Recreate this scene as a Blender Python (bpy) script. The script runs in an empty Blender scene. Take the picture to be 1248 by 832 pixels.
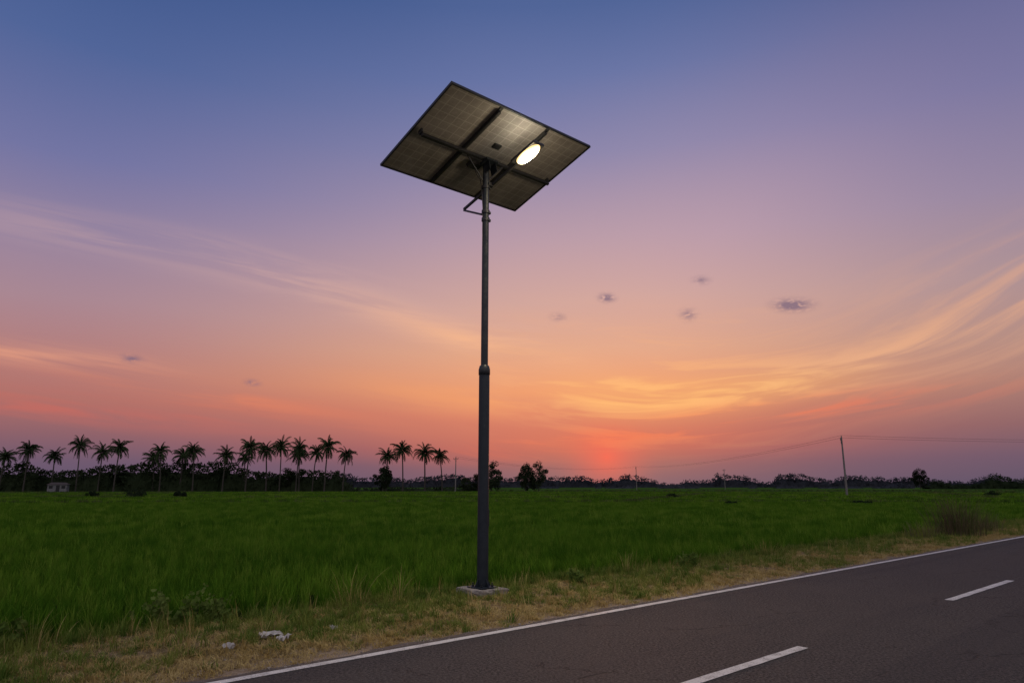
import bpy, math, random
import numpy as np
from mathutils import Vector, Matrix

random.seed(7); rng = np.random.default_rng(7)
scn = bpy.context.scene
scn.view_settings.view_transform = 'Standard'
scn.view_settings.look = 'None'
scn.view_settings.exposure = 0

# ------------------------------------------------------------------ helpers
def lin(c):
    return tuple(((v/255)/12.92 if v/255 <= 0.04045 else ((v/255+0.055)/1.055)**2.4) for v in c) + (1.0,)

class S:
    """tiny wrapper for shader maths"""
    def __init__(s, t, k): s.t=t; s.k=k
    def m(s, op, *o):
        n = s.t.nodes.new('ShaderNodeMath'); n.operation = op
        for i, v in enumerate((s,)+o):
            if isinstance(v, S): s.t.links.new(v.k, n.inputs[i])
            else: n.inputs[i].default_value = v
        return S(s.t, n.outputs[0])
    def __add__(s,o): return s.m('ADD',o)
    def __radd__(s,o): return s.m('ADD',o)
    def __sub__(s,o): return s.m('SUBTRACT',o)
    def __mul__(s,o): return s.m('MULTIPLY',o)
    def __rmul__(s,o): return s.m('MULTIPLY',o)
    def __truediv__(s,o): return s.m('DIVIDE',o)
    def step(s,a,b,lo=0.0,hi=1.0):
        n = s.t.nodes.new('ShaderNodeMapRange'); n.interpolation_type='SMOOTHSTEP'
        s.t.links.new(s.k, n.inputs[0])
        n.inputs[1].default_value=a; n.inputs[2].default_value=b
        n.inputs[3].default_value=lo; n.inputs[4].default_value=hi
        return S(s.t, n.outputs[0])
def vec(t,x,y,z=0.0):
    n=t.nodes.new('ShaderNodeCombineXYZ')
    for i,v in enumerate((x,y,z)):
        if isinstance(v,S): t.links.new(v.k,n.inputs[i])
        else: n.inputs[i].default_value=v
    return n.outputs[0]
def noise(t,v,scale=1,detail=4,rough=0.5,dist=0.0,dim='2D'):
    n=t.nodes.new('ShaderNodeTexNoise'); n.noise_dimensions=dim
    if v is not None: t.links.new(v,n.inputs['Vector'])
    n.inputs['Scale'].default_value=scale; n.inputs['Detail'].default_value=detail
    n.inputs['Roughness'].default_value=rough; n.inputs['Distortion'].default_value=dist
    return S(t,n.outputs[0])
def mix(t,f,a,b,mode='MIX'):
    n=t.nodes.new('ShaderNodeMixRGB'); n.blend_type=mode
    for i,v in enumerate((f,a,b)):
        if isinstance(v,S): t.links.new(v.k,n.inputs[i])
        elif hasattr(v,'is_linked'): t.links.new(v,n.inputs[i])
        else: n.inputs[i].default_value=v
    return n.outputs[0]
def ramp(t,f,stops):
    n=t.nodes.new('ShaderNodeValToRGB'); t.links.new(f.k,n.inputs[0])
    e=n.color_ramp.elements
    e[0].position=stops[0][0]; e[0].color=stops[0][1]
    e[1].position=stops[-1][0]; e[1].color=stops[-1][1]
    for p,c in stops[1:-1]:
        x=e.new(p); x.color=c
    return n.outputs[0]
def newmat(name):
    m=bpy.data.materials.new(name); m.use_nodes=True
    t=m.node_tree
    return m,t,t.nodes['Principled BSDF'],t.nodes['Material Output']
def pos(t):
    g=t.nodes.new('ShaderNodeNewGeometry'); s=t.nodes.new('ShaderNodeSeparateXYZ')
    t.links.new(g.outputs['Position'],s.inputs[0])
    return g.outputs['Position'],S(t,s.outputs[0]),S(t,s.outputs[1]),S(t,s.outputs[2])
def bump(t,b,h,strength=0.3,dist=0.02):
    n=t.nodes.new('ShaderNodeBump'); n.inputs['Strength'].default_value=strength
    n.inputs['Distance'].default_value=dist
    t.links.new(h.k,n.inputs['Height']); t.links.new(n.outputs[0],b.inputs['Normal'])

# ------------------------------------------------------------------ world sky at sunset
SUN_AZ, SUN_EL = 7.8, 2.5
w=bpy.data.worlds.new("sky"); scn.world=w; w.use_nodes=True
try: w.cycles.sampling_method='NONE'
except Exception as e: print('world sampling',e)
t=w.node_tree
for n in list(t.nodes): t.nodes.remove(n)
out=t.nodes.new('ShaderNodeOutputWorld'); bg=t.nodes.new('ShaderNodeBackground')
tc=t.nodes.new('ShaderNodeTexCoord'); sp=t.nodes.new('ShaderNodeSeparateXYZ')
t.links.new(tc.outputs['Generated'],sp.inputs[0])
X,Y,Z=[S(t,sp.outputs[i]) for i in range(3)]
az=X.m('ARCTAN2',Y)*57.2958
el=Z.m('ARCSINE')*57.2958
wob=(noise(t,vec(t,az*0.03,el*0.08),1.0,1)-0.5)
el1=el+wob*3.0
AE=vec(t,az,el); AE1=vec(t,az,el1)
f=(el+wob*1.6)/60.0
def R(l): return [(e/60.0,lin(c)) for e,c in l]
L=ramp(t,f,R([(0,(94,84,110)),(1.5,(106,86,110)),(3.5,(140,96,106)),(6,(176,110,104)),(9,(180,124,120)),(13,(168,134,146)),(17,(150,131,158)),(23,(114,116,162)),(30,(80,100,152)),(38,(58,84,138)),(60,(52,74,122))]))
C=ramp(t,f,R([(0,(100,86,110)),(1.5,(122,86,104)),(3,(168,94,96)),(6,(214,124,98)),(8,(236,154,106)),(11,(228,166,130)),(15,(210,165,152)),(20,(184,154,166)),(27,(138,133,170)),(33,(104,116,164)),(38,(80,100,151)),(60,(60,80,126))]))
Rr=ramp(t,f,R([(0,(90,82,106)),(2,(108,86,108)),(4,(140,98,104)),(7,(172,124,114)),(10,(180,140,130)),(14,(172,144,148)),(20,(148,133,160)),(27,(116,115,158)),(38,(70,87,138)),(60,(54,72,120))]))
c=mix(t,az.step(-36,4),L,C)
c=mix(t,az.step(10,40),c,Rr)
def gauss(a0,e0,ang,ln,wd,v=None):
    """soft elliptical blob in azimuth / elevation (degrees)"""
    mp=t.nodes.new('ShaderNodeMapping'); mp.vector_type='TEXTURE'
    mp.inputs['Location'].default_value=(a0,e0,0); mp.inputs['Rotation'].default_value=(0,0,math.radians(ang))
    mp.inputs['Scale'].default_value=(ln*2.1,wd*2.1,1)
    t.links.new(v if v is not None else AE,mp.inputs['Vector'])
    g=t.nodes.new('ShaderNodeTexGradient'); g.gradient_type='QUADRATIC_SPHERE'
    t.links.new(mp.outputs[0],g.inputs[0])
    return S(t,g.outputs['Fac'])
c=mix(t,gauss(18,20,20,20,9)*0.28,c,lin((198,162,180)))
# red glow around the set sun
c=mix(t,gauss(SUN_AZ,3.6,0,12,1.8)*0.5,c,lin((232,108,80)))
c=mix(t,gauss(SUN_AZ,2.3,0,2.4,2.1)*0.8,c,lin((240,90,82)))
# long cirrus arc : fibres follow a parabola in azimuth / elevation
d=az-13.0
q=el1-(d*d*0.0076+7.0)
fib=noise(t,vec(t,az*0.085,q*0.75),1.0,4,0.58,0.4)
fb=fib.step(0.42,0.66)
soft=fib.step(0.34,0.74)
core=(q*q*-0.42).m('EXPONENT')*az.step(0,9)*az.step(32,19)
c=mix(t,core*(fb*0.7+0.3)*0.95,c,lin((255,190,108)))
qq=q-0.8
broad=(qq*qq*-0.07).m('EXPONENT')*az.step(-8,8)
c=mix(t,broad*fb*az.step(27,18)*0.5,c,lin((248,178,124)))
c=mix(t,broad*soft*az.step(14,26)*az.step(60,40)*0.46,c,lin((230,170,136)))
c=mix(t,gauss(16,4.9,5,15,1.1,AE1)*fib.step(.4,.62)*0.85,c,lin((240,106,76)))
# left hand streaks share one fibre texture
nzL=noise(t,vec(t,az*0.06,(el1+az*0.08)*0.7),1.0,4,0.58,0.3).step(0.34,0.66)
def streak(a0,e0,ang,ln,wd,amt,col,n=None):
    global c
    c=mix(t,gauss(a0,e0,ang,ln,wd,AE1)*(n or nzL)*amt,c,lin(col))
streak(-28,17.0,-3,20,1.5,0.45,(202,164,164))
streak(-12,14.6,-9,16,1.3,0.42,(222,176,162))
streak(-36,9.2,-2,7,0.7,1.0,(232,160,130))
streak(-22,6.9,-7,10,0.9,0.8,(222,128,98))
streak(-33,5.2,-1,15,1.1,0.6,(206,104,92))
streak(-4,12.3,-14,8,1.0,0.7,(248,184,140))
streak(-2,7.4,-6,9,1.1,0.6,(244,160,104))
streak(30,10.4,14,10,1.3,0.5,(242,180,136),soft)
# small dark puffs
pn=noise(t,vec(t,az*1.5,el*3.2),1.0,2,0.6,0.2).step(0.22,0.58)
pm_=None
for a0,e0,l,wd,am in ((23,13.8,1.2,0.42,1.5),(8.2,15.4,0.6,0.32,1.3),(14.9,13.7,0.6,0.42,0.8),(16.1,16.4,0.6,0.3,0.7),(-21,7.9,0.5,0.22,0.9),(-29.5,9.1,0.6,0.27,1.0),(4,13.9,0.6,0.3,0.6)):
    g_=gauss(a0,e0,-5,l,wd)*am
    pm_=g_ if pm_ is None else pm_.m('MAXIMUM',g_)
c=mix(t,(pm_*pn).m('MINIMUM',0.8),c,lin((118,98,122)))
# sky behind the viewer: even, pale
c=mix(t,az.m('ABSOLUTE').step(60,125)*0.85,c,lin((182,176,184)))
c=mix(t,el.step(42,65)*0.75,c,lin((168,166,180)))
nis=t.nodes.new('ShaderNodeTexSky'); nis.sky_type='NISHITA'; nis.sun_disc=False
nis.sun_elevation=math.radians(SUN_EL); nis.sun_rotation=math.radians(SUN_AZ)
c=mix(t,0.003,c,nis.outputs[0],'ADD')
t.links.new(c,bg.inputs[0]); bg.inputs[1].default_value=1.0
t.links.new(bg.outputs[0],out.inputs[0])

# ------------------------------------------------------------------ camera
cam=bpy.data.cameras.new('camera'); co=bpy.data.objects.new('camera',cam); scn.collection.objects.link(co)
cam.lens=24; cam.sensor_width=36; cam.clip_end=9000
co.location=(0,0,1.6); co.rotation_euler=(math.radians(90+11.9),0,0); scn.camera=co

# ------------------------------------------------------------------ sun (just on the horizon)
sl=bpy.data.lights.new('sun','SUN'); so=bpy.data.objects.new('sun',sl); scn.collection.objects.link(so)
sd=Vector((math.sin(math.radians(SUN_AZ))*math.cos(math.radians(SUN_EL)),math.cos(math.radians(SUN_AZ))*math.cos(math.radians(SUN_EL)),math.sin(math.radians(SUN_EL))))
so.rotation_euler=(-sd).to_track_quat('-Z','Y').to_euler(); so.location=(20,100,30)
sl.energy=0.22; sl.color=(1,0.45,0.25); sl.angle=math.radians(3)

# ------------------------------------------------------------------ road frame
TH=math.radians(41.3); U=np.array((math.cos(TH),math.sin(TH))); N=np.array((math.sin(TH),-math.cos(TH))); O=np.array((-2.39,6.16))
FZ=-0.12     # paddy level
def W(u,s,z=0.0):
    p=O+U*u+N*s; return (p[0],p[1],z)
def sval(x,y): return (x-O[0])*N[0]+(y-O[1])*N[1]
def uval(x,y): return (x-O[0])*U[0]+(y-O[1])*U[1]
def wob1(x,y):
    return (np.sin(x*1.3+y*.7)+np.sin(x*2.9-y*1.9+1)+np.sin(x*.6+y*2.3+2)*.8+np.sin(x*5.1+y*4.3)*.4)/3.2
def gz(x,y):
    s=sval(x,y); s2=s+0.18*wob1(x*0.8,y*0.8)
    verge=-0.035+0.03*wob1(x*1.5,y*1.5)*np.clip((-s-0.3)/0.8,0,1)
    k=np.clip((-s2-2.75)/0.4,0,1); k=k*k*(3-2*k)
    z=verge*(1-k)+FZ*k
    rd=np.clip((s+0.25)/0.15,0,1)*np.clip((5.75-s)/0.15,0,1)
    return z*(1-rd)+(-0.03)*rd

def mesh_obj(name,verts,faces,mats=(),smooth=False,parent=None,link=True):
    me=bpy.data.meshes.new(name); me.from_pydata([tuple(v) for v in verts],[],faces)
    for m in mats: me.materials.append(m)
    if smooth: me.polygons.foreach_set('use_smooth',[True]*len(me.polygons))
    ob=bpy.data.objects.new(name,me)
    if link: scn.collection.objects.link(ob)
    if parent: ob.parent=parent
    return ob

# ---- ground
us=np.concatenate([[-4000,-1500,-600,-250,-120,-60,-30,-15],np.arange(-9,45,0.22),[46,50,56,64,76,95,130,180,260,400,700,1200,2200,5000]])
ss=np.concatenate([[-6000,-3000,-1500,-800,-400,-200,-100,-50,-25,-12,-7,-5],np.arange(-4.2,0.4,0.11),[1,3,5,5.6,5.75,5.9,6.3,7,9,14,30,80,250,900,4000]])
uu,sg=np.meshgrid(us,ss,indexing='ij')
gx=O[0]+U[0]*uu+N[0]*sg; gy=O[1]+U[1]*uu+N[1]*sg; gzv=gz(gx,gy)
vs=np.stack([gx,gy,gzv],-1).reshape(-1,3); nu,ns=len(us),len(ss)
fs=[(i*ns+j,i*ns+j+1,(i+1)*ns+j+1,(i+1)*ns+j)[::-1] for i in range(nu-1) for j in range(ns-1)]
m,t,b,_=newmat('ground_soil_and_paddy')
P,px,py,pz=pos(t)
s_=(px-float(O[0]))*float(N[0])+(py-float(O[1]))*float(N[1])
n1=noise(t,P,1.3,4,0.6); n2=noise(t,P,14,4,0.65); n3=noise(t,P,90,2,0.6)
soil=mix(t,n2.step(.35,.65),(0.15,0.105,0.06,1),(0.29,0.215,0.13,1))
soil=mix(t,n1.step(.45,.62)*0.5,soil,(0.11,0.10,0.035,1))
sand=mix(t,n3.step(.3,.7),(0.26,0.19,0.13,1),(0.44,0.35,0.26,1))
se=s_+(n1-0.5)*0.9+(n2-0.5)*0.5
verge=mix(t,se.step(-0.75,-0.2),soil,sand)
band=noise(t,vec(t,px*0.006,py*0.045),1,3,0.6); band2=noise(t,vec(t,px*0.02,py*0.16+5),1,3,0.6)
fld=mix(t,band.step(.38,.62),(0.035,0.085,0.015,1),(0.065,0.135,0.024,1))
fld=mix(t,band2.step(.5,.68)*0.5,fld,(0.10,0.13,0.04,1))
mud=mix(t,n1,(0.012,0.022,0.007,1),(0.02,0.032,0.010,1))
r2=(px*px+py*py).m('SQRT')
fld=mix(t,r2.step(50,180),mud,fld)
col=mix(t,(s_+(n1-0.5)*0.3).step(-2.85,-3.05),verge,fld)
t.links.new(col,b.inputs['Base Color']); b.inputs['Roughness'].default_value=1.0
b.inputs['Specular IOR Level'].default_value=0.0
bump(t,b,n2*0.6+n3*0.4,0.6,0.03)
ground=mesh_obj('ground',vs,fs,[m],smooth=True)

# ---- road slab with ragged edge
m,t,b,_=newmat('asphalt')
P,px,py,pz=pos(t)
a1=noise(t,P,160,2,0.7); a2=noise(t,P,0.9,4,0.6); a3=noise(t,P,9,4,0.6); a4=noise(t,P,38,2,0.6)
sR=(px-float(O[0]))*float(N[0])+(py-float(O[1]))*float(N[1]); uR=(px-float(O[0]))*float(U[0])+(py-float(O[1]))*float(U[1])
trk=noise(t,vec(t,uR*0.05,sR*1.6),1,3,0.5)
k=mix(t,(a1*0.5+a4*0.5).step(.42,.60),(0.020,0.018,0.017,1),(0.118,0.105,0.092,1))
k=mix(t,a2.step(.35,.7)*0.35,k,(0.085,0.074,0.063,1))
k=mix(t,trk.step(.45,.65)*0.35,k,(0.034,0.033,0.034,1))
k=mix(t,a3.step(.55,.75)*0.35,k,(0.026,0.026,0.026,1))
k=mix(t,(sR+(a3-0.5)*0.5).step(0.1,-0.25)*0.55,k,(0.2,0.16,0.125,1))
vor=t.nodes.new('ShaderNodeTexVoronoi'); vor.inputs['Scale'].default_value=110; t.links.new(P,vor.inputs['Vector'])
ch=S(t,vor.outputs['Distance'])
vc=t.nodes.new('ShaderNodeTexVoronoi'); vc.feature='DISTANCE_TO_EDGE'; vc.inputs['Scale'].default_value=0.55
wv=noise(t,P,2.0,4,0.7); vadd=t.nodes.new('ShaderNodeVectorMath'); vadd.operation='ADD'
t.links.new(P,vadd.inputs[0]); t.links.new(vec(t,wv*0.9,wv*0.7,0.0),vadd.inputs[1]); t.links.new(vadd.outputs[0],vc.inputs['Vector'])
crack=S(t,vc.outputs['Distance']).step(0.010,0.002)*a2.step(.54,.62)
k=mix(t,crack*0.6,k,(0.015,0.014,0.014,1))
t.links.new(k,b.inputs['Base Color']); b.inputs['Roughness'].default_value=0.8
b.inputs['Specular IOR Level'].default_value=0.2
bump(t,b,ch*0.7+a1*0.5+a4*0.6-crack*1.5,0.8,0.007)
asph=m
ru=np.concatenate([[-300,-100,-40,-20],np.arange(-10,45,0.12),[50,60,80,120,200,400,900]])
V=[];F=[]
for i,u in enumerate(ru):
    e=-0.20+0.035*math.sin(u*2.1)+0.03*math.sin(u*5.7+1)+random.uniform(-.018,.018)
    e2=5.62+0.03*math.sin(u*3.1)+random.uniform(-.02,.02)
    V+= [W(u,e-0.03,-0.06),W(u,e,-0.004),W(u,e+0.08,0.0),W(u,2.68,0.03),W(u,e2-0.08,0.0),W(u,e2,-0.006),W(u,e2+.03,-0.06)]
for i in range(len(ru)-1):
    for j in range(6):
        F.append((i*7+j,(i+1)*7+j,(i+1)*7+j+1,i*7+j+1)[::-1])
road=mesh_obj('road',V,F,[asph])
def rz(s): 
    return 0.03*(1-abs(s-2.68)/2.76)
# ---- markings
m,t,b,_=newmat('worn_white_road_paint')
P,px,py,pz=pos(t)
a=noise(t,P,60,3,0.7); a2=noise(t,P,5,4,0.65)
k=mix(t,(a*0.6+a2*0.5).step(.50,.70)*0.7,(0.72,0.70,0.64,1),(0.18,0.17,0.15,1))
t.links.new(k,b.inputs['Base Color']); b.inputs['Roughness'].default_value=0.6
bump(t,b,a,0.4,0.004)
paint=m
def strip(name,u0,u1,s0,wd,step=0.15):
    nseg=max(2,int((u1-u0)/step)); V=[];F=[]
    for i in range(nseg+1):
        u=u0+(u1-u0)*i/nseg
        j=0.004
        V+=[W(u,s0-wd/2+random.uniform(-j,j),rz(s0-wd/2)+0.005),W(u,s0+wd/2+random.uniform(-j,j),rz(s0+wd/2)+0.005)]
    for i in range(nseg): F.append((2*i,2*i+1,2*i+3,2*i+2))
    return mesh_obj(name,V,F,[paint],parent=None)
mk=bpy.data.objects.new('road_marking',None); scn.collection.objects.link(mk)
for nm,args in (('edge_line_near_field',(-40,120,0.0,0.11,0.3)),('edge_line_far',(-40,120,5.36,0.11,0.3))):
    o=strip(nm,*args); o.parent=mk
for kx in range(-4,14):
    u0=1.62+7.36*kx
    o=strip('centre_dash',u0,u0+3.07,2.66,0.11); o.parent=mk

# ------------------------------------------------------------------ foliage materials
def leafmat(name,c1,c2,c3=None,trans=0.35,nscale=0.5,lo=.25,hi=.75,nw=0.6):
    m,t,b,o=newmat(name)
    t.nodes.remove(b)
    P,px,py,pz=pos(t)
    oi=t.nodes.new('ShaderNodeObjectInfo'); rnd=S(t,oi.outputs['Random'])
    n=noise(t,P,nscale,0,0.6)
    k=mix(t,(n*nw+rnd*(1-nw)).step(lo,hi),c1,c2)
    if c3: k=mix(t,rnd.step(.7,1.0)*0.7,k,c3)
    df=t.nodes.new('ShaderNodeBsdfDiffuse'); t.links.new(k,df.inputs[0])
    if trans<=0:
        t.links.new(df.outputs[0],o.inputs[0]); return m
    tr=t.nodes.new('ShaderNodeBsdfTranslucent'); t.links.new(k,tr.inputs[0])
    mx=t.nodes.new('ShaderNodeMixShader'); mx.inputs[0].default_value=trans
    t.links.new(df.outputs[0],mx.inputs[1]); t.links.new(tr.outputs[0],mx.inputs[2]); t.links.new(mx.outputs[0],o.inputs[0])
    return m
M_rice=leafmat('rice_leaf',(0.055,0.145,0.011,1),(0.13,0.26,0.022,1),(0.20,0.31,0.04,1),0.22,0.30,.22,.78,.45)
M_dry=leafmat('dry_grass_blade',(0.38,0.27,0.09,1),(0.52,0.40,0.17,1),None,0.0,2.0)
M_green=leafmat('verge_grass_blade',(0.10,0.17,0.03,1),(0.22,0.25,0.055,1),None,0.15,2.0)
M_weed=leafmat('weed_leaf',(0.08,0.14,0.025,1),(0.14,0.20,0.05,1),None,0.2,3.0)
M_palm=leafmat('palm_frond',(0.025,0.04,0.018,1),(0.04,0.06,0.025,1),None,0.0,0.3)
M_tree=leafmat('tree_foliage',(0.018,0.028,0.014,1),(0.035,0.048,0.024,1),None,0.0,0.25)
M_far=leafmat('foliage_haze_in_colour',(0.042,0.046,0.058,1),(0.055,0.058,0.068,1),None,0.0,0.03)  # distance haze is put into this greyer, bluer leaf colour
M_bund=leafmat('bund_grass',(0.06,0.09,0.025,1),(0.12,0.14,0.05,1),None,0.0,0.3)
def plain(name,c,rough=0.7,metal=0.0,ns=None,c2=None,bs=0.0,spec=0.5):
    m,t,b,_=newmat(name)
    if ns:
        tcn=t.nodes.new('ShaderNodeTexCoord')
        n=noise(t,tcn.outputs['Object'],ns,4,0.6,0,'3D')
        k=mix(t,n.step(.35,.68),c,c2 or c); t.links.new(k,b.inputs['Base Color'])
        r=n.step(.3,.7,rough-.08,rough+.1); t.links.new(r.k,b.inputs['Roughness'])
        if bs: bump(t,b,n,bs,0.01)
    else:
        b.inputs['Base Color'].default_value=c; b.inputs['Roughness'].default_value=rough
    b.inputs['Metallic'].default_value=metal; b.inputs['Specular IOR Level'].default_value=spec
    return m
M_trunk=plain('bark',(0.04,0.033,0.026,1),0.9,0,6,(0.07,0.06,0.05,1),0.4)

# ------------------------------------------------------------------ grass prototypes
def blade(V,F,bx,by,h,lean,azm,wd,segs=3,curve=1.0,z0=-0.02):
    i0=len(V); dx,dy=math.cos(azm),math.sin(azm); sx,sy=-dy,dx
    for k in range(segs+1):
        q=k/segs
        out=lean*h*(q**(1+curve)); z=h*(q-0.28*lean*q*q*q)
        ww=wd*(1-q)**0.6*0.5 if k<segs else 0
        cx,cy=bx+dx*out,by+dy*out
        if k<segs:
            V.append((cx-sx*ww,cy-sy*ww,z+z0)); V.append((cx+sx*ww,cy+sy*ww,z+z0))
        else: V.append((cx,cy,z+z0))
    for k in range(segs-1):
        a=i0+2*k; F.append((a,a+1,a+3,a+2))
    a=i0+2*(segs-1); F.append((a,a+1,a+2))
def proto(name,mat,n,rad,h0,h1,lean0,lean1,wd,segs=3):
    V=[];F=[]
    for _ in range(n):
        r=rad*math.sqrt(random.random()); a=random.uniform(0,6.283)
        blade(V,F,r*math.cos(a),r*math.sin(a),random.uniform(h0,h1),random.uniform(lean0,lean1),random.uniform(0,6.283),wd*random.uniform(.7,1.2),segs)
    return mesh_obj(name,V,F,[mat],link=False)
def scatter(name,protos,pts,scl,idx,rots=None):
    """one named object; clumps instanced on its vertices"""
    col=bpy.data.collections.new(name+'_clumps')
    for p_ in protos: col.objects.link(p_)
    me=bpy.data.meshes.new(name); me.from_pydata([tuple(p) for p in pts],[],[])
    a=me.attributes.new('scl','FLOAT','POINT'); a.data.foreach_set('value',np.asarray(scl,dtype=np.float32))
    a=me.attributes.new('pick','INT','POINT'); a.data.foreach_set('value',np.asarray(idx,dtype=np.int32))
    rt=np.zeros((len(pts),3),dtype=np.float32); rt[:,2]=rng.uniform(0,6.283,len(pts))
    rt[:,0]=rng.uniform(-.10,.10,len(pts)); rt[:,1]=rng.uniform(-.10,.10,len(pts))
    a=me.attributes.new('rot','FLOAT_VECTOR','POINT'); a.data.foreach_set('vector',rt.ravel())
    ob=bpy.data.objects.new(name,me); scn.collection.objects.link(ob)
    g=bpy.data.node_groups.new(name+'_scatter','GeometryNodeTree')
    g.interface.new_socket(name='Geometry',in_out='INPUT',socket_type='NodeSocketGeometry')
    g.interface.new_socket(name='Geometry',in_out='OUTPUT',socket_type='NodeSocketGeometry')
    gi=g.nodes.new('NodeGroupInput'); go=g.nodes.new('NodeGroupOutput')
    ip=g.nodes.new('GeometryNodeInstanceOnPoints'); ci=g.nodes.new('GeometryNodeCollectionInfo')
    ci.inputs['Collection'].default_value=col; ci.inputs['Separate Children'].default_value=True; ci.inputs['Reset Children'].default_value=True
    def na(n,tp):
        x=g.nodes.new('GeometryNodeInputNamedAttribute'); x.data_type=tp; x.inputs['Name'].default_value=n
        return [o for o in x.outputs if o.enabled and o.name=='Attribute'][0]
    g.links.new(gi.outputs[0],ip.inputs['Points']); g.links.new(ci.outputs[0],ip.inputs['Instance'])
    ip.inputs['Pick Instance'].default_value=True
    g.links.new(na('pick','INT'),ip.inputs['Instance Index'])
    g.links.new(na('rot','FLOAT_VECTOR'),ip.inputs['Rotation'])
    g.links.new(na('scl','FLOAT'),ip.inputs['Scale'])
    g.links.new(ip.outputs[0],go.inputs[0])
    md=ob.modifiers.new('scatter','NODES'); md.node_group=g
    return ob
def ring_points(r0,r1,sp,azl=46,jit=0.45):
    # planted rows run parallel to the road
    xs=np.arange(-r1*1.5,r1*1.5,sp); ys=np.arange(-r1*1.5,r1*1.5,sp)
    a,b=np.meshgrid(xs,ys); a=a.ravel()+rng.uniform(-jit,jit,a.size)*sp; b=b.ravel()+rng.uniform(-jit*.4,jit*.4,b.size)*sp
    x=a*U[0]-b*U[1]; y=a*U[1]+b*U[0]
    r=np.hypot(x,y); azz=np.degrees(np.arctan2(x,y))
    k=(r>=r0)&(r<r1)&(np.abs(azz)<azl)
    return x[k],y[k]

# ---- rice
near=[proto(f'a_rice_{i}',M_rice,26,0.055,0.27,0.46,0.05,0.55,0.013,3) for i in range(4)]
mid=[proto(f'b_rice_{i}',M_rice,44,0.26,0.30,0.46,0.05,0.5,0.028,2) for i in range(3)]
far=[proto(f'c_rice_{i}',M_rice,64,0.80,0.30,0.46,0.1,0.6,0.09,2) for i in range(3)]
bund=[proto(f'bund_clump_{i}',M_bund,50,0.35,0.3,0.6,0.1,0.8,0.05,2) for i in range(2)]
P_=[];SC=[];IX=[]
def addp(a,b,lo,hi,base,n):
    s=sval(a,b); edge=-2.98+0.08*wob1(a*1.7,b*1.7)
    k=s<edge; a=a[k];b=b[k]
    if len(a)==0: return
    z=gz(a,b)
    hn=1+0.07*wob1(a*0.35,b*0.35)+0.04*wob1(a*1.3+4,b*1.1)
    sc=rng.uniform(lo,hi,len(a))*hn
    P_.append(np.stack([a,b,z],-1)); SC.append(sc); IX.append(rng.integers(base,base+n,len(a)))
a,b_=ring_points(2,26,0.205); addp(a,b_,.86,1.10,0,4)
a,b_=ring_points(25,70,0.52); addp(a,b_,.9,1.1,4,3)
a,b_=ring_points(68,175,1.5,jit=.5); addp(a,b_,.9,1.1,7,3)
scatter('rice_field',near+mid+far,np.concatenate(P_),np.concatenate(SC),np.concatenate(IX))
# ---- grassy bunds between the paddies
bp=[]
for (x0,y0,x1,y1) in ((-70,62,70,66),(-110,92,110,86),(-140,122,150,128),(-180,165,190,160),(-220,215,230,220),(10,64,35,128),(-60,90,-75,166),(60,87,95,162)):
    n=int(math.hypot(x1-x0,y1-y0)/0.5)
    for i in range(n):
        if random.random()<0.12: continue
        q=i/n; x=x0+(x1-x0)*q+random.uniform(-.4,.4); y=y0+(y1-y0)*q+random.uniform(-.4,.4)
        if sval(x,y)<-5: bp.append((x,y,FZ+.05))
scatter('paddy_bund_grass',bund,bp,rng.uniform(.7,1.15,len(bp)),rng.integers(0,2,len(bp)))

# ---- verge grass
vp=[proto('a_dry_tuft',M_dry,24,0.08,0.03,0.11,0.3,1.4,0.007,2),
    proto('b_dry_tuft_small',M_dry,20,0.10,0.02,0.07,0.5,1.6,0.007,2),
    proto('c_green_tuft',M_green,26,0.08,0.04,0.12,0.3,1.3,0.008,2),
    proto('d_green_tuft_tall',M_green,24,0.06,0.10,0.24,0.1,0.9,0.008,3),
    proto('e_dry_stalks',M_dry,8,0.05,0.12,0.30,0.05,0.5,0.005,3)]
pts=[];sc=[];ix=[]
def clumpn(x,y): return wob1(x*0.9+3,y*0.9)+0.5*wob1(x*2.7,y*2.4+2)
for _ in range(46000):
    u=-9+58*random.random()**1.35; s=-random.uniform(0.15,3.1)
    x,y,_z=W(u,s)
    dens=min(1,max(0.0,(-s-0.12-0.12*wob1(x*2,y*2))/0.5))
    cn=float(clumpn(x,y))
    if random.random()>dens*(0.84+0.26*cn): continue
    if abs(s+2.47)<0.30 and abs(u-uval(-0.457,11.14))<0.30: continue
    far_=-s/3.2
    r=random.random(); g=far_*0.82-0.06+0.34*cn
    if s<-2.6 and r<0.25: k=3 if random.random()<.88 else 4
    elif r<g: k=2 if random.random()<.88 else 3
    else: k=random.choice([0,0,1,1,1,0]) if random.random()<.985 else 4
    pts.append((x,y,float(gz(x,y)))); sc.append(random.uniform(.7,1.25)); ix.append(k)
for _ in range(3000):   # near side verge
    u=random.uniform(-6,30); s=random.uniform(5.75,9)
    x,y,_z=W(u,s)
    if math.hypot(x,y)<0.6: continue
    pts.append((x,y,float(gz(x,y)))); sc.append(random.uniform(.7,1.2)); ix.append(random.choice([0,1,2]))
scatter('verge_grass',vp,pts,sc,ix)
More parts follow.
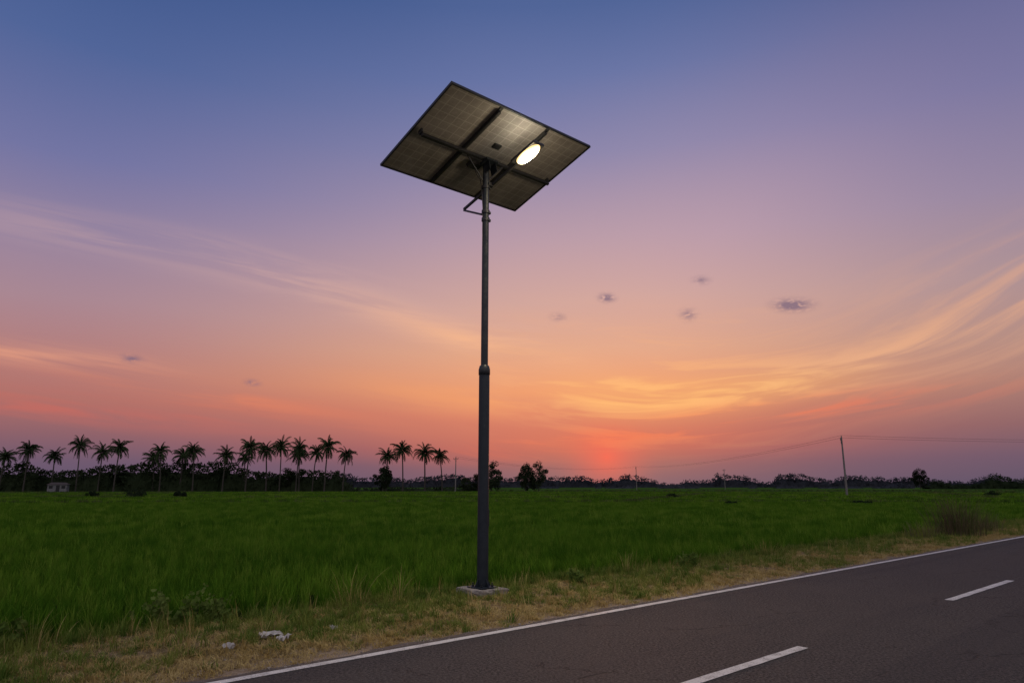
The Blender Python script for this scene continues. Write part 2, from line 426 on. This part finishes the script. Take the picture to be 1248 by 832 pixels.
# pebbles on the shoulder
def pebble():
    import bmesh
    bm=bmesh.new(); bmesh.ops.create_icosphere(bm,subdivisions=1,radius=1)
    for v in bm.verts: v.co*=random.uniform(.75,1.15)
    for v in bm.verts: v.co.z*=0.6
    me=bpy.data.meshes.new('pebble'); bm.to_mesh(me); bm.free(); me.materials.append(M_peb)
    return bpy.data.objects.new('pebble',me)
M_peb=plain('pebble_stone',(0.2,0.17,0.14,1),0.9,0,3,(0.38,0.33,0.28,1))
pts=[];
for _ in range(3800):
    u=random.uniform(-6,35); s=-0.1-abs(random.gauss(0,.38))
    x,y,_z=W(u,s); z=float(gz(x,y)) if s<-.22 else 0.0
    pts.append((x,y,z))
scatter('gravel',[pebble(),pebble()],pts,np.abs(rng.normal(0.003,0.006,len(pts)))+0.003,rng.integers(0,2,len(pts)))

# ------------------------------------------------------------------ solar street lamp
import bmesh
def bm_obj(name,bm,mat,parent,smooth=False,loc=(0,0,0),rot=(0,0,0)):
    me=bpy.data.meshes.new(name); bm.to_mesh(me); bm.free()
    for m_ in (mat if isinstance(mat,(list,tuple)) else [mat]): me.materials.append(m_)
    if smooth:
        for p in me.polygons: p.use_smooth=True
    ob=bpy.data.objects.new(name,me); scn.collection.objects.link(ob); ob.parent=parent
    ob.location=loc; ob.rotation_euler=rot
    return ob
def box(name,size,loc,mat,parent,rot=(0,0,0),bev=0.004):
    bm=bmesh.new(); bmesh.ops.create_cube(bm,size=1)
    bmesh.ops.scale(bm,vec=size,verts=bm.verts)
    if bev: bmesh.ops.bevel(bm,geom=bm.edges[:],offset=bev,segments=2,affect='EDGES',profile=.6)
    return bm_obj(name,bm,mat,parent,False,loc,rot)
def lathe(name,prof,mat,parent,loc=(0,0,0),rot=(0,0,0),n=32):
    V=[];F=[]
    for r,z in prof:
        for i in range(n):
            a=6.28318*i/n; V.append((r*math.cos(a),r*math.sin(a),z))
    for k in range(len(prof)-1):
        for i in range(n):
            j=(i+1)%n; F.append((k*n+i,k*n+j,(k+1)*n+j,(k+1)*n+i))
    F.append(tuple(range(n))[::-1]); F.append(tuple((len(prof)-1)*n+i for i in range(n)))
    o=mesh_obj(name,V,F,[mat],smooth=False,parent=parent); o.location=loc; o.rotation_euler=rot
    me=o.data
    for p in me.polygons: p.use_smooth=len(p.vertices)==4
    try: me.set_sharp_from_angle(angle=math.radians(40))
    except Exception: pass
    return o
def bar(name,p0,p1,w_,h_,mat,parent):
    p0=Vector(p0);p1=Vector(p1); d=p1-p0
    q=d.to_track_quat('X','Z')
    return box(name,(d.length,w_,h_),(p0+p1)/2,mat,parent,rot=q.to_euler(),bev=0.003)

M_pole=plain('painted_steel_dark',(0.011,0.018,0.028,1),0.46,0.1,7,(0.020,0.028,0.040,1),0.08,0.35)
M_galv=plain('weathered_steel',(0.018,0.023,0.029,1),0.38,0.25,9,(0.034,0.039,0.045,1),0.05,0.4)
M_frame=plain('anodised_frame_dark',(0.035,0.036,0.04,1),0.45,0.4,5,(0.05,0.05,0.055,1))
M_black=plain('black_plastic',(0.02,0.02,0.022,1),0.5)
M_conc=plain('concrete',(0.22,0.20,0.18,1),0.9,0,9,(0.36,0.33,0.30,1),0.6)
lamp=bpy.data.objects.new('solar_street_lamp',None); scn.collection.objects.link(lamp)
lamp.location=(-0.457,11.14,0); lamp.rotation_euler=(0,0,TH)
lathe('lower_pole',[(0.088,0.03),(0.088,3.44),(0.080,3.50)],M_pole,lamp)
lathe('pole_collar',[(0.092,3.38),(0.096,3.385),(0.096,3.47),(0.080,3.53),(0.064,3.545)],M_galv,lamp)
lathe('upper_pole',[(0.060,3.45),(0.056,7.12),(0.05,7.125)],M_galv,lamp)
for i,z in enumerate((6.10,6.24,6.70)):
    lathe(f'pole_clamp_{i}',[(0.060,z-0.03),(0.072,z-0.028),(0.072,z+0.028),(0.060,z+0.03)],M_frame,lamp)
    box(f'clamp_lug_{i}',(0.02,0.06,0.045),(0.085,0,z),M_frame,lamp)
box('access_door',(0.012,0.09,0.26),(0.086,0,1.1),M_pole,lamp,bev=0.005)
# base
def plinth():
    bm=bmesh.new(); bmesh.ops.create_cube(bm,size=1); bmesh.ops.scale(bm,vec=(0.58,0.58,0.20),verts=bm.verts)
    bmesh.ops.subdivide_edges(bm,edges=bm.edges[:],cuts=6,use_grid_fill=True)
    for v in bm.verts: v.co+=Vector((random.uniform(-1,1),random.uniform(-1,1),random.uniform(-1,1)))*0.008
    bmesh.ops.bevel(bm,geom=[e for e in bm.edges if e.calc_face_angle(0)>1],offset=0.01,segments=2,affect='EDGES')
    return bm_obj('concrete_plinth',bm,M_conc,lamp,False,(0,0,-0.05))
plinth()
box('base_plate',(0.34,0.34,0.018),(0,0,0.063),M_pole,lamp)
for i in range(4):
    a=math.radians(45+90*i)
    lathe(f'anchor_bolt_{i}',[(0.020,0.072),(0.020,0.095),(0.011,0.096),(0.011,0.13)],M_galv,lamp,loc=(0.135*math.cos(a)*1.1,0.135*math.sin(a)*1.1,0),n=6)
    b_a=math.radians(90*i)
    V=[(0.084,-.005,.073),(0.16,-.005,.073),(0.084,-.005,.195),(0.084,.005,.073),(0.16,.005,.073),(0.084,.005,.195)]
    o=mesh_obj(f'gusset_{i}',V,[(0,1,2),(3,5,4),(0,3,4,1),(1,4,5,2),(0,2,5,3)],[M_pole],parent=lamp); o.rotation_euler=(0,0,b_a)
# panel, tilted to the road side
TILT=math.radians(-15.6)
LX,LY=3.10,2.17
pan=bpy.data.objects.new('solar_panel',None); scn.collection.objects.link(pan); pan.parent=lamp
pan.location=(0.035,0.0,7.32); pan.rotation_euler=(TILT,0,math.radians(-0.5))
m,t,b,_=newmat('panel_backsheet')
tcn=t.nodes.new('ShaderNodeTexCoord'); spn=t.nodes.new('ShaderNodeSeparateXYZ'); t.links.new(tcn.outputs['Object'],spn.inputs[0])
ox,oy=S(t,spn.outputs[0]),S(t,spn.outputs[1])
def gridl(c_,p_,wd):
    return ((c_/p_).m('FRACT')-0.5).m('ABSOLUTE').step(0.5-wd,0.5-wd*0.4)
gl=gridl(ox+5.0,0.1667,0.05).m('MAXIMUM',gridl(oy+5.0,0.1667,0.05))
nn=noise(t,tcn.outputs['Object'],2.5,4,0.6); nf=noise(t,tcn.outputs['Object'],30,3,0.6)
k=mix(t,(nn*0.7+nf*0.3).step(.3,.7),(0.24,0.215,0.205,1),(0.34,0.31,0.295,1))
k=mix(t,gl*0.5,k,(0.58,0.54,0.50,1))
t.links.new(k,b.inputs['Base Color']); b.inputs['Roughness'].default_value=0.5
M_back=m
m,t,b,_=newmat('solar_glass'); b.inputs['Base Color'].default_value=(0.01,0.015,0.04,1); b.inputs['Roughness'].default_value=0.12
M_glass=m
mw=LX/3
for i in range(3):
    cx=(i-1)*mw
    box(f'module_backsheet_{i}',(mw-0.06,LY-0.06,0.006),(cx,0,0.0),M_back,pan,bev=0)
    box(f'module_glass_{i}',(mw-0.06,LY-0.06,0.006),(cx,0,0.012),M_glass,pan,bev=0)
    for sgn in (-1,1):
        box(f'module_frame_end_{i}_{sgn}',(mw-0.004,0.03,0.045),(cx,sgn*(LY/2-0.015),0),M_frame,pan,bev=0.003)
        box(f'module_frame_side_{i}_{sgn}',(0.028,LY-0.062,0.045),(cx+sgn*(mw/2-0.0165),0,0),M_frame,pan,bev=0.003)
box('junction_box',(0.15,0.11,0.035),(-0.02,-0.28,-0.022),M_black,pan,bev=0.006)
# rails
box('long_rail',(2.86,0.055,0.06),(0.02,0,-0.115),M_frame,pan)
for i,x in enumerate((-0.53,0.50)):
    box(f'cross_rail_{i}',(0.05,1.98,0.05),(x,0,-0.055),M_frame,pan)
for i,(x,y) in enumerate(((-1.44,0),(1.44,0))):
    box(f'rail_end_bracket_{i}',(0.035,0.10,0.07),(x*0.985,y,-0.06),M_frame,pan)
box('mount_saddle',(0.26,0.20,0.05),(0,0,-0.17),M_galv,pan)
box('charge_controller',(0.24,0.15,0.07),(-0.16,0.22,-0.11),M_black,pan,bev=0.01)
for i,x in enumerate((-0.075,0.075)):
    box(f'saddle_cheek_{i}',(0.012,0.16,0.24),(x,0,-0.26),M_galv,pan)
# arm and strut, perpendicular to the road
SL=0.2525
def A(tn,dx=0,dz=0): return (dx,-tn,6.735+SL*tn+dz)
bar('lamp_arm_rear',A(-0.74,0.085),A(0.80,0.085),0.035,0.045,M_frame,lamp)
bar('arm_strut',(0.085,0.74,6.53),(0.070,0.03,6.20),0.03,0.035,M_frame,lamp)
box('arm_pole_bracket',(0.10,0.16,0.07),(0.055,0,6.735),M_frame,lamp,rot=(-0.247,0,0))
bar('stay_left',(-0.05,0.02,6.82),(-0.40,0.04,7.22),0.016,0.022,M_frame,lamp)
bar('stay_right',(0.05,-0.02,6.86),(0.40,-0.04,7.24),0.016,0.022,M_frame,lamp)
# luminaire
lum=bpy.data.objects.new('luminaire',None); scn.collection.objects.link(lum); lum.parent=lamp
lum.location=A(0.98,0.085); lum.rotation_euler=(-0.247,0,0)
box('housing',(0.24,0.60,0.055),(0,0,0.016),M_frame,lum,bev=0.02)
for i in range(6):
    box(f'heat_fin_{i}',(0.006,0.30,0.03),(-0.06+i*0.024,0.02,0.056),M_frame,lum,bev=0)
m,t,b,_=newmat('led_lens_lit')
tcn=t.nodes.new('ShaderNodeTexCoord'); mp=t.nodes.new('ShaderNodeMapping'); mp.inputs['Scale'].default_value=(1/0.11,1/0.26,0)
t.links.new(tcn.outputs['Object'],mp.inputs[0]); ln=t.nodes.new('ShaderNodeVectorMath'); ln.operation='LENGTH'; t.links.new(mp.outputs[0],ln.inputs[0])
rr_=S(t,ln.outputs['Value'])
t.links.new(mix(t,rr_.step(.6,1.0),(1.0,0.90,0.66,1),(1.0,0.66,0.26,1)),b.inputs['Emission Color'])
t.links.new(rr_.step(.6,1.02,45,1.6).k,b.inputs['Emission Strength'])
b.inputs['Base Color'].default_value=(0.9,0.85,0.7,1)
bm=bmesh.new(); bmesh.ops.create_uvsphere(bm,u_segments=32,v_segments=16,radius=1)
for v in bm.verts:
    v.co=Vector((math.copysign(abs(v.co.x)**.85,v.co.x)*0.11,math.copysign(abs(v.co.y)**.85,v.co.y)*0.26,v.co.z*0.08))
bm_obj('led_lens',bm,m,lum,True,(0,-0.02,-0.014))
pl=bpy.data.lights.new('led_light','SPOT'); po=bpy.data.objects.new('led_light',pl); scn.collection.objects.link(po)
po.parent=lum; po.location=(0,-0.03,-0.12); pl.energy=360; pl.color=(1,0.82,0.55); pl.spot_size=math.radians(125); pl.spot_blend=1.0; pl.shadow_soft_size=0.08
p2=bpy.data.lights.new('added_panel_fill','POINT'); o2=bpy.data.objects.new('added_panel_fill',p2); scn.collection.objects.link(o2)  # extra point light added below the lens to brighten the panel underside
o2.parent=lum; o2.location=(0,-0.03,-0.20); p2.energy=19; p2.color=(1,0.82,0.52); p2.shadow_soft_size=0.09
# cable
cu=bpy.data.curves.new('cable','CURVE'); cu.dimensions='3D'; cu.bevel_depth=0.007
sp_=cu.splines.new('POLY'); cp=[(-0.12,0.2,7.15),(-0.10,0.15,6.98),(-0.06,0.08,6.85),(-0.065,0.03,6.6),(-0.064,0.0,6.3),(-0.066,0.0,5.9),(-0.06,0,5.6)]
sp_.points.add(len(cp)-1)
for i,p_ in enumerate(cp): sp_.points[i].co=(*p_,1)
cu.materials.append(M_black)
cbo=bpy.data.objects.new('cable',cu); scn.collection.objects.link(cbo); cbo.parent=lamp

# ------------------------------------------------------------------ coconut palms
def palm_mesh(name,h,seed,lean=0.06,nf=34,fl=4.0):
    r=random.Random(seed); V=[];F=[];MI=[]
    la=r.uniform(0,6.28); n=10; k=8
    cx=cy=0
    for i in range(n+1):
        q=i/n; rr=(0.27 if i==0 else 0.21)-0.07*q
        cx=math.cos(la)*lean*h*q*q; cy=math.sin(la)*lean*h*q*q
        for j in range(k):
            a=6.2832*j/k; V.append((cx+rr*math.cos(a),cy+rr*math.sin(a),h*q))
    for i in range(n):
        for j in range(k):
            F.append((i*k+j,i*k+(j+1)%k,(i+1)*k+(j+1)%k,(i+1)*k+j)); MI.append(0)
    top=Vector((cx,cy,h))
    for f_ in range(nf):
        azm=f_*2.39996+r.uniform(-.3,.3)
        e=math.radians(84-122*(f_/nf)+r.uniform(-12,12))
        L_=fl*r.uniform(.7,1.15)*(0.78+0.22*math.sin(math.pi*f_/nf))
        droop=r.uniform(0.8,2.2)
        p=top.copy(); st=10; dh=Vector((math.cos(azm),math.sin(azm),0)); side=Vector((-math.sin(azm),math.cos(azm),0))
        prev=p.copy()
        for i in range(st):
            q=(i+1)/st
            ee=max(e-droop*q*q,-1.45)
            d_=dh*math.cos(ee)+Vector((0,0,math.sin(ee)))
            p=prev+d_*(L_/st)
            wv=0.045*(1-q)+0.015
            b0=len(V); V+= [tuple(prev-side*wv),tuple(prev+side*wv),tuple(p+side*wv),tuple(p-side*wv)]
            F.append((b0,b0+1,b0+2,b0+3)); MI.append(1)
            if i>0:
                ll=L_*0.27*(math.sin(math.pi*min(1,0.15+0.78*q))**0.6)
                for sg_ in (-1,1):
                    for sub in (0,.33,.66):
                        o_=prev.lerp(p,sub)
                        tip=o_+(side*sg_*0.6+d_*0.5+Vector((0,0,-0.65)))*ll*r.uniform(.65,1.2)
                        wd_=d_*0.065
                        b0=len(V); V+=[tuple(o_-wd_),tuple(o_+wd_),tuple(tip)]
                        F.append((b0,b0+1,b0+2)); MI.append(1)
            prev=p.copy()
    # coconuts
    for _ in range(9):
        a=r.uniform(0,6.28); c_=top+Vector((math.cos(a)*.28,math.sin(a)*.28,r.uniform(-.5,-.15))); b0=len(V); R_=.16
        for d_ in ((1,0,0),(0,1,0),(-1,0,0),(0,-1,0),(0,0,1),(0,0,-1)): V.append(tuple(c_+Vector(d_)*R_))
        for tri in ((0,1,4),(1,2,4),(2,3,4),(3,0,4),(1,0,5),(2,1,5),(3,2,5),(0,3,5)): F.append(tuple(b0+x for x in tri)); MI.append(0)
    me=bpy.data.meshes.new(name); me.from_pydata(V,[],F); me.materials.append(M_trunk); me.materials.append(M_palm)
    me.polygons.foreach_set('material_index',MI)
    return me
pm=[palm_mesh('coconut_palm_mesh',10.0,s_,lean=l_) for s_,l_ in ((1,.05),(2,.09),(3,.02),(4,.07),(5,.04),(6,.1))]
palms=[(-147,200,9.2),(-140,200,11.2),(-134,203,9.4),(-125,200,12.4),(-121,204,10.6),(-113,198,11.6),(-106,206,9.0),(-101,200,10.8),(-98,206,9.8),(-92,201,10.8),(-83,200,9.6),(-79.5,207,9.0),(-76,199,11.7),(-70.5,200,11.0),(-66,198,11.8),(-62,203,9.8),(-61,197,11.2),(-57.5,201,10.4),(-53.5,199,12.0),(-48.5,200,9.8),(-36.5,202,9.4),(-31,198,11.0),(-25,200,10.2),(-20,200,9.4),(-160,204,11),(-172,199,10)]
for i,(x,y,h) in enumerate(palms):
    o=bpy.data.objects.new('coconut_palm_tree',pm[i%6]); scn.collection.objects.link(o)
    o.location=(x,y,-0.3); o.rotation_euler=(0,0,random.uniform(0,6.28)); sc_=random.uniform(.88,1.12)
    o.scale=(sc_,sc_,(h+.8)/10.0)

# ------------------------------------------------------------------ broadleaf trees / masses
def leafquads(V,F,MI,cx,cy,cz,rx,ry,rz_,n,size,r,mi):
    for _ in range(n):
        while True:
            a,b,c_=r.uniform(-1,1),r.uniform(-1,1),r.uniform(-1,1)
            if a*a+b*b+c_*c_<=1: break
        p=Vector((cx+a*rx,cy+b*ry,cz+c_*rz_))
        d1=Vector((r.gauss(0,1),r.gauss(0,1),r.gauss(0,1))).normalized(); d2=d1.orthogonal().normalized()
        s=size*r.uniform(.5,1.3); b0=len(V)
        V+=[tuple(p-d1*s*.5),tuple(p+d2*s*.35),tuple(p+d1*s*.5),tuple(p-d2*s*.35)]
        F.append((b0,b0+1,b0+2,b0+3)); MI.append(mi)
def limb(V,F,MI,p0,p1,r0,r1,k=6):
    d=(p1-p0).normalized(); a=d.orthogonal().normalized(); b=d.cross(a); b0=len(V)
    for p,rr in ((p0,r0),(p1,r1)):
        for j in range(k):
            an=6.2832*j/k; V.append(tuple(p+a*rr*math.cos(an)+b*rr*math.sin(an)))
    for j in range(k): F.append((b0+j,b0+(j+1)%k,b0+k+(j+1)%k,b0+k+j)); MI.append(0)
def tree_mesh(name,h,w_,seed,lsize=0.38,low=0.28,n=34,per=110,mat=None):
    r=random.Random(seed); V=[];F=[];MI=[]
    base=Vector((0,0,-.2)); fork=Vector((r.uniform(-.2,.2),r.uniform(-.2,.2),h*low)); limb(V,F,MI,base,fork,.03*h,.02*h,8)
    top=Vector((0,0,h*.75)); limb(V,F,MI,fork,top,.02*h,.008*h)
    for i in range(n):
        a=r.uniform(0,6.28); q=r.random()
        z=h*(low*0.9+(0.92-low)*q); rad=w_*.5*math.sqrt(max(.12,1-(2*q-0.85)**2*0.75))*math.sqrt(r.uniform(.05,1.0))*.9
        c_=Vector((rad*math.cos(a),rad*math.sin(a),z))
        limb(V,F,MI,fork.lerp(top,q*.7),c_,.010*h,.003*h,4)
        rr=w_*r.uniform(.09,.19)
        leafquads(V,F,MI,*c_,rr,rr,rr*.8,per,lsize,r,1)
    me=bpy.data.meshes.new(name); me.from_pydata(V,[],F); me.materials.append(M_trunk); me.materials.append(mat or M_tree)
    me.polygons.foreach_set('material_index',MI); return me
tm=[tree_mesh('broadleaf_tree_mesh',8,6.5,s,low=lw) for s,lw in ((11,.14),(12,.16),(13,.10))]
for i,(x,y,h,wd) in enumerate(((-37.0,200,7.6,.95),(-5.4,184,8.2,.95),(-9.0,188,5.0,.8),(3.6,186,7.8,.8),(7.2,187,8.4,.9),(-12.5,190,4.0,.7),(192,328,10,1.2),(-66,207,7,1.2),(-88,210,7.5,1.3),(-104,209,7.5,1.2),(-117,208,7,1.2))):
    o=bpy.data.objects.new('broadleaf_tree',tm[i%3]); scn.collection.objects.link(o); o.location=(x,y,-.25)
    o.rotation_euler=(0,0,i*1.7); o.scale=(wd,wd,h/8)
def fbm(x,seed=0):
    v=0;a=.5;f_=1
    for i in range(5):
        k=x*f_+seed*7.1+i*3.3; k0=math.floor(k); fr=k-k0; fr=fr*fr*(3-2*fr)
        h0=(math.sin(k0*127.1+i*11.7+seed)*43758.5453)%1; h1=(math.sin((k0+1)*127.1+i*11.7+seed)*43758.5453)%1
        v+=a*(h0+(h1-h0)*fr); a*=.55; f_*=2.1
    return v
def treeline(name,x0,x1,yfn,hfn,step,size,per,mat,seed):
    """continuous belt: dense bumpy undergrowth core wrapped in leaf clumps with a ragged top"""
    r=random.Random(seed); V=[];F=[];MI=[]
    x=x0; prev=None
    while x<x1:
        h=hfn(x)
        hc=max(0.05,h*0.72+r.uniform(-.12,.08)*h)
        b0=len(V); y=yfn(x)
        for dy,zz in ((-3.4,-.3),(-2.8,hc*.55),(-1.2,hc*.95),(1.2,hc),(2.8,hc*.5),(3.4,-.3)):
            V.append((x+r.uniform(-.2,.2)*step,y+dy+r.uniform(-.5,.5),zz*r.uniform(.85,1.0) if zz>0 else zz))
        if prev is not None and h>0.3:
            for j in range(5): F.append((prev+j,b0+j,b0+j+1,prev+j+1)); MI.append(0)
        prev=b0
        if h>0.3:
            z=0.0
            while z<h:
                rr=size*r.uniform(1.0,2.0)
                zz=min(z+rr*.4,max(.3,h-rr*.5))
                leafquads(V,F,MI,x+r.uniform(-1,1)*step,y+r.uniform(-4.2,2),zz,rr*1.2,rr*1.2,rr*.75,per,size,r,0)
                z+=rr*1.0
        x+=step*r.uniform(.6,1.4)
    me=bpy.data.meshes.new(name); me.from_pydata(V,[],F); me.materials.append(mat)
    o=bpy.data.objects.new(name,me); scn.collection.objects.link(o); return o
def h1(x):
    e=min(1,max(0,(-47-x)/6)); 
    base=4.2+8.0*max(0,fbm(x*.07,1)-.28)
    if -150<x<-98: base+=1.0
    return base*e+ (1.6*fbm(x*.2,2) if x<-12 else 0)
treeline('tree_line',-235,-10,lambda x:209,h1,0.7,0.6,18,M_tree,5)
def h2(x):
    return 3.2+15*max(0,fbm(x*.035,3)-.34)+(1.5 if x>150 else 0)
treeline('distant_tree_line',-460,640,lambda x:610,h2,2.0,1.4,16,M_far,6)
def h3(x): return min(1,(x-203)/8)*(2.0+9.0*max(0,fbm(x*.09,4)-.25))
treeline('tree_line',205,420,lambda x:345+.1*(x-200),h3,1.1,0.9,16,M_tree,8)
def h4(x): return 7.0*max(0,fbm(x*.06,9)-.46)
treeline('hedge',-20,260,lambda x:420,h4,1.2,0.8,16,M_far,9)

# shrubs in the paddy
def shrub(x,y,wd,h,seed):
    r=random.Random(seed); V=[];F=[];MI=[]
    for i in range(16):
        a=r.uniform(0,6.28); q=math.sqrt(r.random()); c_=Vector((q*wd*.42*math.cos(a),q*wd*.42*math.sin(a),h*r.uniform(.2,.8)*(1-.5*q)))
        limb(V,F,MI,Vector((0,0,-.05)),c_,.03,.012,4)
        leafquads(V,F,MI,*c_,wd*.16,wd*.16,h*.2,90,.16,r,1)
    me=bpy.data.meshes.new('shrub'); me.from_pydata(V,[],F); me.materials.append(M_trunk); me.materials.append(M_tree)
    me.polygons.foreach_set('material_index',MI)
    o=bpy.data.objects.new('shrub',me); scn.collection.objects.link(o); o.location=(x,y,-.1)
shrub(-51.3,95,3.4,1.8,21); shrub(-57,95,1.6,1.3,22); shrub(-45,95,1.9,1.4,23); shrub(21,92,1.6,.9,24); shrub(30,60,1.8,.7,25); shrub(18,58,1.3,.6,27)
shrub(73,106,2.6,1.2,26)

# dry reed clump on the bank to the right
def clump(name,x,y,n,rad,h0,h1,wd,mats,split,heads=0):
    V=[];F=[]
    for _ in range(n):
        a=random.uniform(0,6.28); r=rad*random.random()
        az_=a+random.uniform(-.7,.7)
        blade(V,F,r*math.cos(a),r*math.sin(a),random.uniform(h0,h1),random.uniform(.1,.8),az_,wd,5)
    o=mesh_obj(name,V,F,mats); o.location=(x,y,float(gz(x,y)))
    o.data.polygons.foreach_set('material_index',[1 if (i//5)%split==0 else 0 for i in range(len(F))])
    return o
M_reed=leafmat('dead_reed',(0.12,0.095,0.055,1),(0.20,0.165,0.095,1),None,0.15,2.0)
clump('dry_reed_clump',14.9,23.7,560,.85,.6,1.7,.014,[M_reed,M_bund],4)
clump('dry_reed_clump',17.4,26.0,300,.7,.3,.9,.012,[M_reed,M_bund],2)
clump('dry_reed_clump',13.2,22.6,220,.6,.3,.7,.012,[M_reed,M_green],2)
clump('tall_grass_clump',-2.2,9.9,90,.28,.3,.7,.007,[M_green,M_dry],4)
clump('tall_grass_clump',-1.6,10.2,60,.25,.3,.6,.007,[M_green,M_dry],4)
clump('tall_grass_clump',2.2,13.6,60,.35,.3,.55,.007,[M_green,M_dry],4)
clump('tall_grass_clump',-5.0,7.6,70,.4,.2,.45,.007,[M_green,M_dry],4)
clump('tall_grass_clump',6.0,17.0,80,.5,.3,.55,.008,[M_green,M_dry],3)
def weed(x,y,h,seed):
    r=random.Random(seed);V=[];F=[];MI=[]
    for i in range(26):
        a=r.uniform(0,6.28); rr=h*r.uniform(.2,.9); tip=Vector((rr*math.cos(a),rr*math.sin(a),h*r.uniform(.3,1.0)))
        limb(V,F,MI,Vector((0,0,0)),tip,.005,.002,4)
        for k in range(12):
            p=tip*r.uniform(.35,1.0)+Vector((r.gauss(0,.02),r.gauss(0,.02),r.gauss(0,.02)))
            leafquads(V,F,MI,*p,.03,.03,.02,2,.06,r,1)
    me=bpy.data.meshes.new('roadside_weed'); me.from_pydata(V,[],F); me.materials.append(M_weed); me.materials.append(M_weed)
    me.polygons.foreach_set('material_index',MI)
    o=bpy.data.objects.new('roadside_weed',me); scn.collection.objects.link(o); o.location=(x,y,float(gz(x,y)))
weed(-4.1,8.75,.55,31); weed(-3.7,9.0,.35,32); weed(-5.3,7.6,.35,33); weed(1.1,12.2,.2,34); weed(3.6,14.6,.3,35)

# litter
M_lit=plain('crumpled_paper',(0.42,0.40,0.38,1),0.8,0,20,(0.6,0.58,0.55,1))
def litter(x,y,sx,sy,seed):
    r=random.Random(seed);V=[];F=[];n=7
    for i in range(n):
        for j in range(n):
            V.append(((i/(n-1)-.5)*sx*r.uniform(.85,1.1),(j/(n-1)-.5)*sy*r.uniform(.85,1.1),r.uniform(.03,.09)))
    for i in range(n-1):
        for j in range(n-1): F.append((i*n+j,(i+1)*n+j,(i+1)*n+j+1,i*n+j+1))
    o=mesh_obj('litter_paper',V,F,[M_lit]); o.location=(x,y,float(gz(x,y))); o.rotation_euler=(0,0,r.uniform(0,3))
litter(-2.62,7.95,.25,.14,1); litter(-2.42,7.75,.18,.09,2); litter(-2.85,7.35,.12,.07,3); litter(-2.05,8.35,.09,.05,4)

# ------------------------------------------------------------------ utility poles and wires
M_cp=plain('weathered_concrete_pole',(0.16,0.15,0.14,1),0.9,0,4,(0.24,0.22,0.2,1))
M_wire=plain('wire',(0.03,0.03,0.035,1),0.5)
def upole(x,y,h=9.3,th=0.0,r0=.17):
    e=bpy.data.objects.new('utility_pole',None); scn.collection.objects.link(e); e.location=(x,y,-.3); e.rotation_euler=(0,0,th)
    lathe('shaft',[(r0,0),(r0*.6,h)],M_cp,e,n=12)
    bar('crossarm',(-.7,0.12,h-.45),(.7,0.12,h-.45),.09,.11,M_cp,e)
    bar('brace_1',(-.5,0.12,h-.5),(0,0.12,h-1.1),.04,.04,M_cp,e); bar('brace_2',(.5,0.12,h-.5),(0,0.12,h-1.1),.04,.04,M_cp,e)
    for i,(dx,z) in enumerate(((-.62,h-.39),(.62,h-.39),(0,h))):
        lathe(f'insulator_{i}',[(.03,0),(.03,.05),(.07,.06),(.07,.1),(.04,.12),(.06,.14),(.03,.22)],M_cp,e,loc=(dx,0.12 if i<2 else 0,z),n=8)
    return e
poles={1:(51.1,106.7),2:(50.2,281),3:(-15,185),4:(98,321),5:(125,114)}
for k_,(x,y) in poles.items(): upole(x,y,th=(1.2 if k_ in(1,2) else .1),h=9.3)
def wire(p0,p1,sag,r=.016):
    cu=bpy.data.curves.new('wire','CURVE'); cu.dimensions='3D'; cu.bevel_depth=r; cu.bevel_resolution=1
    s=cu.splines.new('POLY'); n=24; s.points.add(n)
    for i in range(n+1):
        q=i/n; s.points[i].co=(p0[0]+(p1[0]-p0[0])*q,p0[1]+(p1[1]-p0[1])*q,p0[2]+(p1[2]-p0[2])*q-sag*4*q*(1-q),1)
    cu.materials.append(M_wire); o=bpy.data.objects.new('wire',cu); scn.collection.objects.link(o); o.parent=wroot
wroot=bpy.data.objects.new('power_line',None); scn.collection.objects.link(wroot)
for a_,b_,sg_ in ((1,2,1.6),(1,5,.5),(2,3,2.0)):
    pa,pb=poles[a_],poles[b_]
    for dx,z in ((-.6,8.8),(0,9.2)):
        wire((pa[0]+dx*.4,pa[1]+dx*.9,z),(pb[0]+dx*.4,pb[1]+dx*.9,z),sg_*(1+dx*.1))

# ------------------------------------------------------------------ small farm house
M_wall=plain('whitewashed_wall',(0.16,0.155,0.17,1),0.9,0,2,(0.24,0.23,0.24,1))
M_roof=plain('tile_roof',(0.06,0.045,0.04,1),0.9,0,4,(0.09,0.07,0.06,1))
M_dark=plain('dark_opening',(0.015,0.015,0.018,1),0.6)
def house(x,y,w_,d_,h,rot):
    e=bpy.data.objects.new('farm_house',None); scn.collection.objects.link(e); e.location=(x,y,-.25); e.rotation_euler=(0,0,rot)
    box('walls',(w_,d_,h),(0,0,h/2),M_wall,e,bev=0)
    V=[(-w_/2-.3,-d_/2-.3,h+.01),(w_/2+.3,-d_/2-.3,h+.01),(w_/2+.3,d_/2+.3,h+.01),(-w_/2-.3,d_/2+.3,h+.01),(-w_/2+.6,0,h+.6),(w_/2-.6,0,h+.6)]
    mesh_obj('roof',V,[(0,1,5,4),(2,3,4,5),(1,2,5),(3,0,4),(0,3,2,1)],[M_roof],parent=e)
    box('door',(.9,.06,1.9),(.2,-d_/2-.02,.95),M_dark,e,bev=0)
    for i,xx in enumerate((-w_*.32,w_*.33)): box(f'window_{i}',(.9,.06,.8),(xx,-d_/2-.02,1.4),M_dark,e,bev=0)
house(-128,197,4.6,4,2.1,.4)
print('done')
